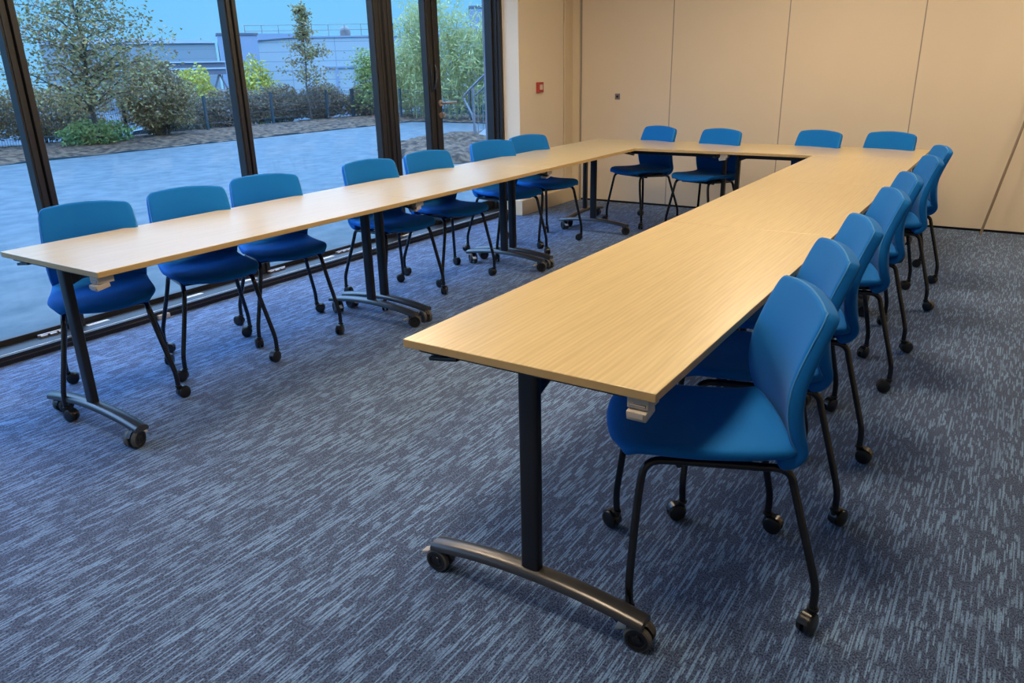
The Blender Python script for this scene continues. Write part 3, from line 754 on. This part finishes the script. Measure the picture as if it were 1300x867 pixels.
def tree(name, x, y, z, height, spread, nbr, nleaf, size, mat, label, cat, group=None, trunk=.05, base=.25, lean=(0, 0), clump=.22, top=.35, droop=0, seed=0, trunks=1):
    t = empty(name, (x, y, z)); tag(t, label, cat, group); rr = random.Random(seed); rng = np.random.default_rng(seed)
    bm = bmesh.new(); tips = []
    for q in range(trunks):
        ox, oy = (rr.uniform(-.3, .3)*q, rr.uniform(-.5, .5)*q)
        P = [Vector((ox, oy, -.1))]
        for k in range(1, 7): P.append(Vector((ox+lean[0]*k/6+rr.uniform(-.05, .05)*height*.3, oy+lean[1]*k/6+rr.uniform(-.05, .05)*height*.3, height*k/6)))
        tube(bm, P, trunk, 6, radii=[trunk*(1-.85*k/6) for k in range(7)])
        for b in range(nbr//trunks):
            h = base+(1-base)*rr.random()**.9; k = min(int(h*6), 5); p0 = P[k].lerp(P[k+1], h*6-k)
            ang = rr.uniform(0, 6.28); ln = spread*(1-(1-top)*max(0, (h-base)/(1-base)))*rr.uniform(.5, 1)
            dz = rr.uniform(.05, .5)*ln
            p1 = p0+Vector((math.cos(ang)*ln*.5, math.sin(ang)*ln*.5, dz*.65)); p2 = p0+Vector((math.cos(ang)*ln, math.sin(ang)*ln, dz*.8))
            tube(bm, [p0, p1, p2], .01, 4, radii=[trunk*.32, trunk*.2, trunk*.08])
            for s in range(3):
                q0 = p0.lerp(p1, rr.uniform(.4, 1)) if s else p1; e = q0+Vector((rr.uniform(-.3, .3), rr.uniform(-.3, .3), rr.uniform(-.1, .3)))*ln*.7
                tube(bm, [q0, e], .006, 3, radii=[trunk*.12, trunk*.05]); tips.append((e, ln))
            tips.append((p2, ln)); tips.append((p1.lerp(p2, .5), ln))
    from_bm('trunk', bm, 'bark', t)
    T = np.array([[*p] for p, l in tips]); pick = rng.integers(0, len(T), nleaf)
    c = T[pick]+rng.normal(size=(nleaf, 3))*clump*np.array([1, 1, .8]); c[:, 2] = np.maximum(c[:, 2], .05)
    leaf_mesh('foliage', c, size, mat, t, droop)
    return t
def shrub(name, x, y, z, rx_, ry, rz_, nleaf, size, mat, label, cat, group=None, seed=0, stems=12):
    t = empty(name, (x, y, z)); tag(t, label, cat, group); rng = np.random.default_rng(seed); rr = random.Random(seed)
    bm = bmesh.new()
    for k in range(stems):
        a = rr.uniform(0, 6.28); q = rr.uniform(.2, .8)
        e = Vector((math.cos(a)*rx_*q, math.sin(a)*ry*q, rz_*rr.uniform(.9, 1.8)))
        tube(bm, [(e.x*.3, e.y*.3, -.05), (e.x*.6, e.y*.6, e.z*.5), e], .01, 4, radii=[.016, .012, .004])
    from_bm('stems', bm, 'bark', t)
    d = rng.normal(size=(nleaf, 3)); d /= np.linalg.norm(d, axis=1)[:, None]; rad = rng.uniform(.25, 1, nleaf)**.5
    lump = 1+.16*np.sin(d[:, 0]*5+seed)*np.cos(d[:, 1]*4)+.10*np.sin(d[:, 2]*9)
    c = d*(rad*lump)[:, None]*np.array([rx_, ry, rz_]); c[:, 2] += rz_; c[:, 2] = np.maximum(c[:, 2], .02)
    leaf_mesh('foliage', c, size, mat, t)
    return t
# trees and shrubs, from the left
tree('autumn_tree', -17.1, 9.6, G, 4.3, 2.1, 60, 12000, .085, 'leaf_autumn', 'tall loose autumn tree leaning over the fence at the far left', 'tree', None, .06, .16, clump=.22, top=.8, seed=4)
tree('autumn_tree', -18.9, 7.3, G, 4.6, 2.2, 40, 6500, .10, 'leaf_autumn', 'grey green tree cut by the left edge behind the first window post', 'tree', None, .06, .15, clump=.28, top=.7, seed=9)
shrub('brown_bush', -17.9, 11.6, G, .8, .85, .90, 9000, .085, 'leaf_brown', 'dense olive brown bush right of the tall autumn tree', 'bush', seed=2)
shrub('brown_bush', -19.6, 9.7, G, .9, 1.5, .62, 8000, .085, 'leaf_brown', 'yellowish brown bush behind the trunk of the tall autumn tree', 'bush', seed=5)
shrub('weed_clump', -17.2, 9.55, G, .45, .8, .28, 3000, .08, 'grass', 'low bright green clump of weeds before the fence', 'weeds', seed=3)
for k, (y, hx, m_) in enumerate([(-2.5, .75, 'leaf_hedge'), (0, .8, 'leaf_hedge'), (2.5, .85, 'leaf_hedge'), (5, .85, 'leaf_hedge'), (7.4, .8, 'leaf_brown')]):
    shrub('hedge_bush', -19.5, y, G, .7, 1.5, hx, 3500, .09, m_, 'brown green hedge bush behind the fence beyond the left edge', 'bush', 'hedge bushes out at the left', seed=20+k)
hl = ['thin brown hedge bush behind the fence, before the dark parked car', 'brown twiggy hedge bush behind the fence, left of the slim tree', 'brown twiggy hedge bush behind the fence, at the foot of the slim tree', 'brown twiggy hedge bush behind the fence, right of the slim tree', 'brown twiggy hedge bush at the far corner of the fence']
for k, (x, y, ry, rz_, n) in enumerate([(-19.4, 13.3, 1.15, .55, 4200), (-19.4, 15.0, 1.15, .57, 6500), (-19.4, 16.7, 1.15, .58, 7500), (-19.3, 18.4, 1.15, .58, 7500), (-18.9, 20.2, 1.2, .55, 7500)]):
    shrub('hedge_bush', x, y, G-.1, .5, ry, rz_, n, .075, 'leaf_hedge', hl[k], 'bush', 'twiggy hedge bushes behind the fence', seed=30+k, stems=26)
shrub('yellow_bush', -22.0, 15.7, -.4, .62, .75, 1.0, 2600, .12, 'leaf_yellow', 'bright yellow green bush above the hedge and the parked car', 'bush', seed=6)
shrub('yellow_bush', -20.9, 17.2, -.3, .62, .70, 1.05, 2400, .12, 'leaf_yellow', 'yellow bush above the hedge, right of the second window post', 'bush', seed=8)
tree('slim_tree', -18.9, 17.5, G, 3.3, 1.45, 44, 2000, .10, 'leaf_autumn', 'slim pointed brownish tree in front of the white building', 'tree', None, .035, .2, clump=.10, top=.05, seed=12)
tree('young_tree', -18.3, 19.6, G, 1.85, .75, 20, 2600, .095, 'leaf_green', 'small fresh green tree left of the wide window post', 'tree', None, .025, .2, clump=.2, top=.5, seed=15)
# bamboo: one clump per cluster of canes
def bamboo(x, y, h, seed, label):
    t = empty('bamboo_clump', (x, y, G)); tag(t, label, 'bamboo', 'bamboo clumps by the far fence'); rr = random.Random(seed); rng = np.random.default_rng(seed)
    bm = bmesh.new(); pts = []
    for k in range(16):
        ox, oy = rr.gauss(0, .38), rr.gauss(0, .3); hh = h*rr.uniform(.55, 1); lx_, ly_ = rr.uniform(-.7, .7)*hh*.2, rr.uniform(-.5, .3)*hh*.2
        P = [Vector((ox+lx_*(q/5)**2, oy+ly_*(q/5)**2, hh*q/5)) for q in range(6)]
        tube(bm, P, .012, 4, radii=[.013, .012, .011, .009, .006, .003])
        for s in range(26):
            q = rr.uniform(.12, 1)*5; i = min(int(q), 4); p = P[i].lerp(P[i+1], q-i); a = rr.uniform(0, 6.28); l = rr.uniform(.15, .5)
            e = p+Vector((math.cos(a)*l, math.sin(a)*l, l*.35)); tube(bm, [p, e], .003, 3)
            pts.append([*p.lerp(e, .6)]); pts.append([*e])
    from_bm('canes', bm, 'cane', t)
    T = np.array(pts); pick = rng.integers(0, len(T), 3600); c = T[pick]+rng.normal(size=(3600, 3))*.10; c[:, 2] = np.maximum(c[:, 2], .03)
    leaf_mesh('foliage', c, .17, 'leaf_bamboo', t, .35, .22)
for k, (x, y, h, lab) in enumerate([(-15.9, 19.5, 3.6, 'leftmost, rising behind the narrow pane'), (-14.9, 19.4, 3.9, 'second from the left, reaching highest'), (-13.9, 19.5, 3.0, 'behind the door stile'), (-12.9, 19.4, 3.5, 'behind the door lever'), (-11.9, 19.4, 3.0, 'left of the outside handrail'), (-10.9, 19.3, 2.8, 'behind the handrail of the outside stairs'), (-9.8, 19.2, 2.9, 'rightmost, mostly hidden by the outer wall corner'), (-16.9, 19.9, 2.3, 'low one at the corner of the fences')]):
    bamboo(x, y, h, 50+k, 'pale green bamboo clump by the far fence, '+lab)

# parked car beyond the fence
t = empty('parked_car', (-30.2, 20.5, -1.55), R(66)); tag(t, 'dark parked car beyond the fence and hedge', 'car')
bm = bmesh.new()
side = [(-2.1, .35), (-2.12, .62), (-1.95, .86), (-1.35, .93), (-.75, 1.36), (.55, 1.42), (1.45, .98), (2.05, .88), (2.15, .6), (2.1, .32)]
rows = []
for yy, k in ((-.84, .0), (-.80, 1), (.80, 1), (.84, .0)):
    rows.append([bm.verts.new((x*(1 if k else .985), yy*(1-.16*max(0, z-.9)/.5), z*(1 if k else .985))) for x, z in side])
for a, b in zip(rows, rows[1:]):
    for k in range(len(side)): bm.faces.new((a[k], a[(k+1) % len(side)], b[(k+1) % len(side)], b[k]))
bm.faces.new(rows[0]); bm.faces.new(rows[-1][::-1]); bmesh.ops.recalc_face_normals(bm, faces=bm.faces); from_bm('body', bm, 'carpaint', t, 35)
for s in (-1, 1):
    bm = bmesh.new(); v = [bm.verts.new((x, s*(yq+.012), z)) for x, z, yq in ((-1.2, .96, .835), (-.68, 1.30, .765), (.50, 1.35, .755), (1.25, 1.0, .825))]; bm.faces.new(v if s < 0 else v[::-1])
    r_ = bmesh.ops.extrude_face_region(bm, geom=bm.faces[:]); bmesh.ops.translate(bm, vec=(0, s*.01, 0), verts=[e for e in r_['geom'] if isinstance(e, bmesh.types.BMVert)])
    from_bm('side_window', bm, 'carglass', t)
    for x in (-1.3, 1.35):
        bm = bmesh.new(); cyl(bm, (x, s*.66, .32), (x, s*.86, .32), .32, 24, mat=0); cyl(bm, (x, s*.86, .32), (x, s*.875, .32), .2, 20, mat=1); from_bm('wheel', bm, ['plastic', 'carwheel'], t, 40)

# industrial buildings
def rotframe(name, A, B, z, label, cat):
    d = Vector((B[0]-A[0], B[1]-A[1], 0)); t = empty(name, (A[0], A[1], z), math.atan2(d.y, d.x)); tag(t, label, cat); return t, d.length
t, L = rotframe('white_warehouse', (-77.8, 62.8), (-50.0, 88.2), -1.6, 'long white clad warehouse with roof railing behind the trees', 'building')
bm = bmesh.new(); box(bm, 0, L, 0, 22, 0, 6.75); from_bm('wall', bm, 'facade', t)
bm = bmesh.new(); v = [bm.verts.new(p) for p in ((-.1, -.25, 6.45), (6.5, -.25, 6.85), (6.5, -.25, 7.25), (-.1, -.25, 7.3), (-.1, .4, 6.45), (6.5, .4, 6.85), (6.5, .4, 7.25), (-.1, .4, 7.3))]
for q in ((0, 1, 2, 3), (7, 6, 5, 4), (3, 2, 6, 7), (0, 4, 5, 1), (1, 5, 6, 2), (0, 3, 7, 4)): bm.faces.new([v[i] for i in q])
from_bm('fascia', bm, 'fascia', t)
bm = bmesh.new(); box(bm, -.1, L+.1, -.12, 22.1, 6.75, 6.92); from_bm('roof_edge', bm, 'fascia', t)
bm = bmesh.new()
for k in range(int(L/1.9)): cyl(bm, (k*1.9+.3, .4, 6.9), (k*1.9+.3, .4, 8.2), .035, 5)
for z in (7.6, 8.2): cyl(bm, (.2, .4, z), (L, .4, z), .035, 5)
from_bm('roof_railing', bm, 'rail', t)
bm = bmesh.new(); box(bm, 9.2, 15.0, -.15, .2, 3.35, 3.55); from_bm('door_lintel', bm, 'fascia', t)
for x_ in (10.2, 12.4):
    bm = bmesh.new(); box(bm, x_, x_+.35, -.12, .1, 0, 3.4); from_bm('door_post', bm, 'fascia', t)
bm = bmesh.new(); lathe(bm, [(.62, 0), (.62, .55), (.5, .85), (.25, 1.05), (.0, 1.12)], Matrix.Translation((11.7, 1.2, 6.9)), 16); from_bm('roof_vent', bm, 'dome', t, 50)
for x_ in (18.5, 20.2):
    bm = bmesh.new(); cyl(bm, (x_, -.1, 0), (x_, -.1, 6.7), .06, 6); from_bm('downpipe', bm, 'fascia', t)
t, L = rotframe('pale_warehouse', (-80.4, 41.0), (-71.7, 54.3), -1.6, 'pale blue warehouse with a low vaulted roof at the left', 'building')
bm = bmesh.new(); box(bm, 0, L, 0, 8, 0, 6.1); from_bm('wall', bm, 'facade2', t)
bm = bmesh.new(); n = 12; lo = []; hi = []
V = [[bm.verts.new((L*k/n, y_, 6.1+.42*math.sin(math.pi*min(1, (k/n)*.9+.1))**.6)) for k in range(n+1)] for y_ in (-.2, 8)]
B_ = [[bm.verts.new((L*k/n, y_, 6.0)) for k in range(n+1)] for y_ in (-.2, 8)]
for k in range(n):
    bm.faces.new((V[0][k], V[0][k+1], V[1][k+1], V[1][k])); bm.faces.new((B_[0][k], B_[0][k+1], V[0][k+1], V[0][k]))
from_bm('roof', bm, 'rooflight', t, 60)
t, L = rotframe('blue_grey_block', (-71.3, 54.4), (-69.0, 57.6), -1.6, 'blue grey block between the two warehouses', 'building')
bm = bmesh.new(); box(bm, 0, L, 0, 3, 0, 6.75); from_bm('wall', bm, 'fascia', t)
bm = bmesh.new(); box(bm, -.1, L+.1, -.1, 3.1, 6.75, 6.95); from_bm('roof_edge', bm, 'darkband', t)
t, L = rotframe('loading_canopy', (-69.4, 40.1), (-63.4, 48.8), -1.6, 'long dark loading canopy on slanted struts before the pale warehouse', 'canopy')
bm = bmesh.new(); box(bm, 0, L, 0, 3.5, 2.95, 3.95); box(bm, -.1, L+.1, -.15, 3.6, 4.0, 4.12, mat=1); box(bm, -.02, L, -.08, 0, 3.42, 3.56, mat=1); from_bm('roof', bm, ['darkband', 'rooflight'], t)
for k in range(5):
    x_ = .6+k*(L-1.2)/4; bm = bmesh.new()
    for s in (-1, 1): cyl(bm, (x_+s*.7, .3, 1.4), (x_, .3, 3.0), .09, 6)
    cyl(bm, (x_-.7, .3, 0), (x_-.7, .3, 1.45), .09, 6); cyl(bm, (x_+.7, .3, 0), (x_+.7, .3, 1.45), .09, 6); from_bm('strut', bm, 'rail', t)
t = empty('grey_tower', (-37.2, 52.4, -1.6), R(36)); tag(t, 'narrow blue grey tower showing above the bamboo at the right', 'building')
bm = bmesh.new(); box(bm, -.45, 3, -2, 2, 0, 7.25); from_bm('wall', bm, 'fascia', t)
bm = bmesh.new(); box(bm, -.5, 3.05, -2.05, 2.05, 7.25, 7.4); from_bm('roof_edge', bm, 'darkband', t)

# ------------------------------------------------------------------ world
w = bpy.data.worlds.new('World'); bpy.context.scene.world = w; w.use_nodes = True; nt = w.node_tree
bg = nt.nodes['Background']; tc = nt.nodes.new('ShaderNodeTexCoord'); sx = nt.nodes.new('ShaderNodeSeparateXYZ'); rp = nt.nodes.new('ShaderNodeValToRGB')
nt.links.new(tc.outputs['Generated'], sx.inputs[0]); nt.links.new(sx.outputs['Z'], rp.inputs['Fac']); nt.links.new(rp.outputs['Color'], bg.inputs['Color'])
e = rp.color_ramp.elements; e[0].position = 0; e[0].color = (.22, .62, 1.05, 1); e[1].position = .12; e[1].color = (.18, .62, 1.10, 1)
k = e.new(.24); k.color = (.22, .70, 1.25, 1); k = e.new(.5); k.color = (1.9, 3.6, 6.6, 1); k = e.new(1); k.color = (2.9, 5.2, 9.2, 1)
bg.inputs['Strength'].default_value = 1.0

sc = bpy.context.scene
sc.view_settings.view_transform = 'Standard'; sc.view_settings.look = 'None'; sc.view_settings.gamma = 1; sc.view_settings.use_curve_mapping = False
sc.view_settings.exposure = 0
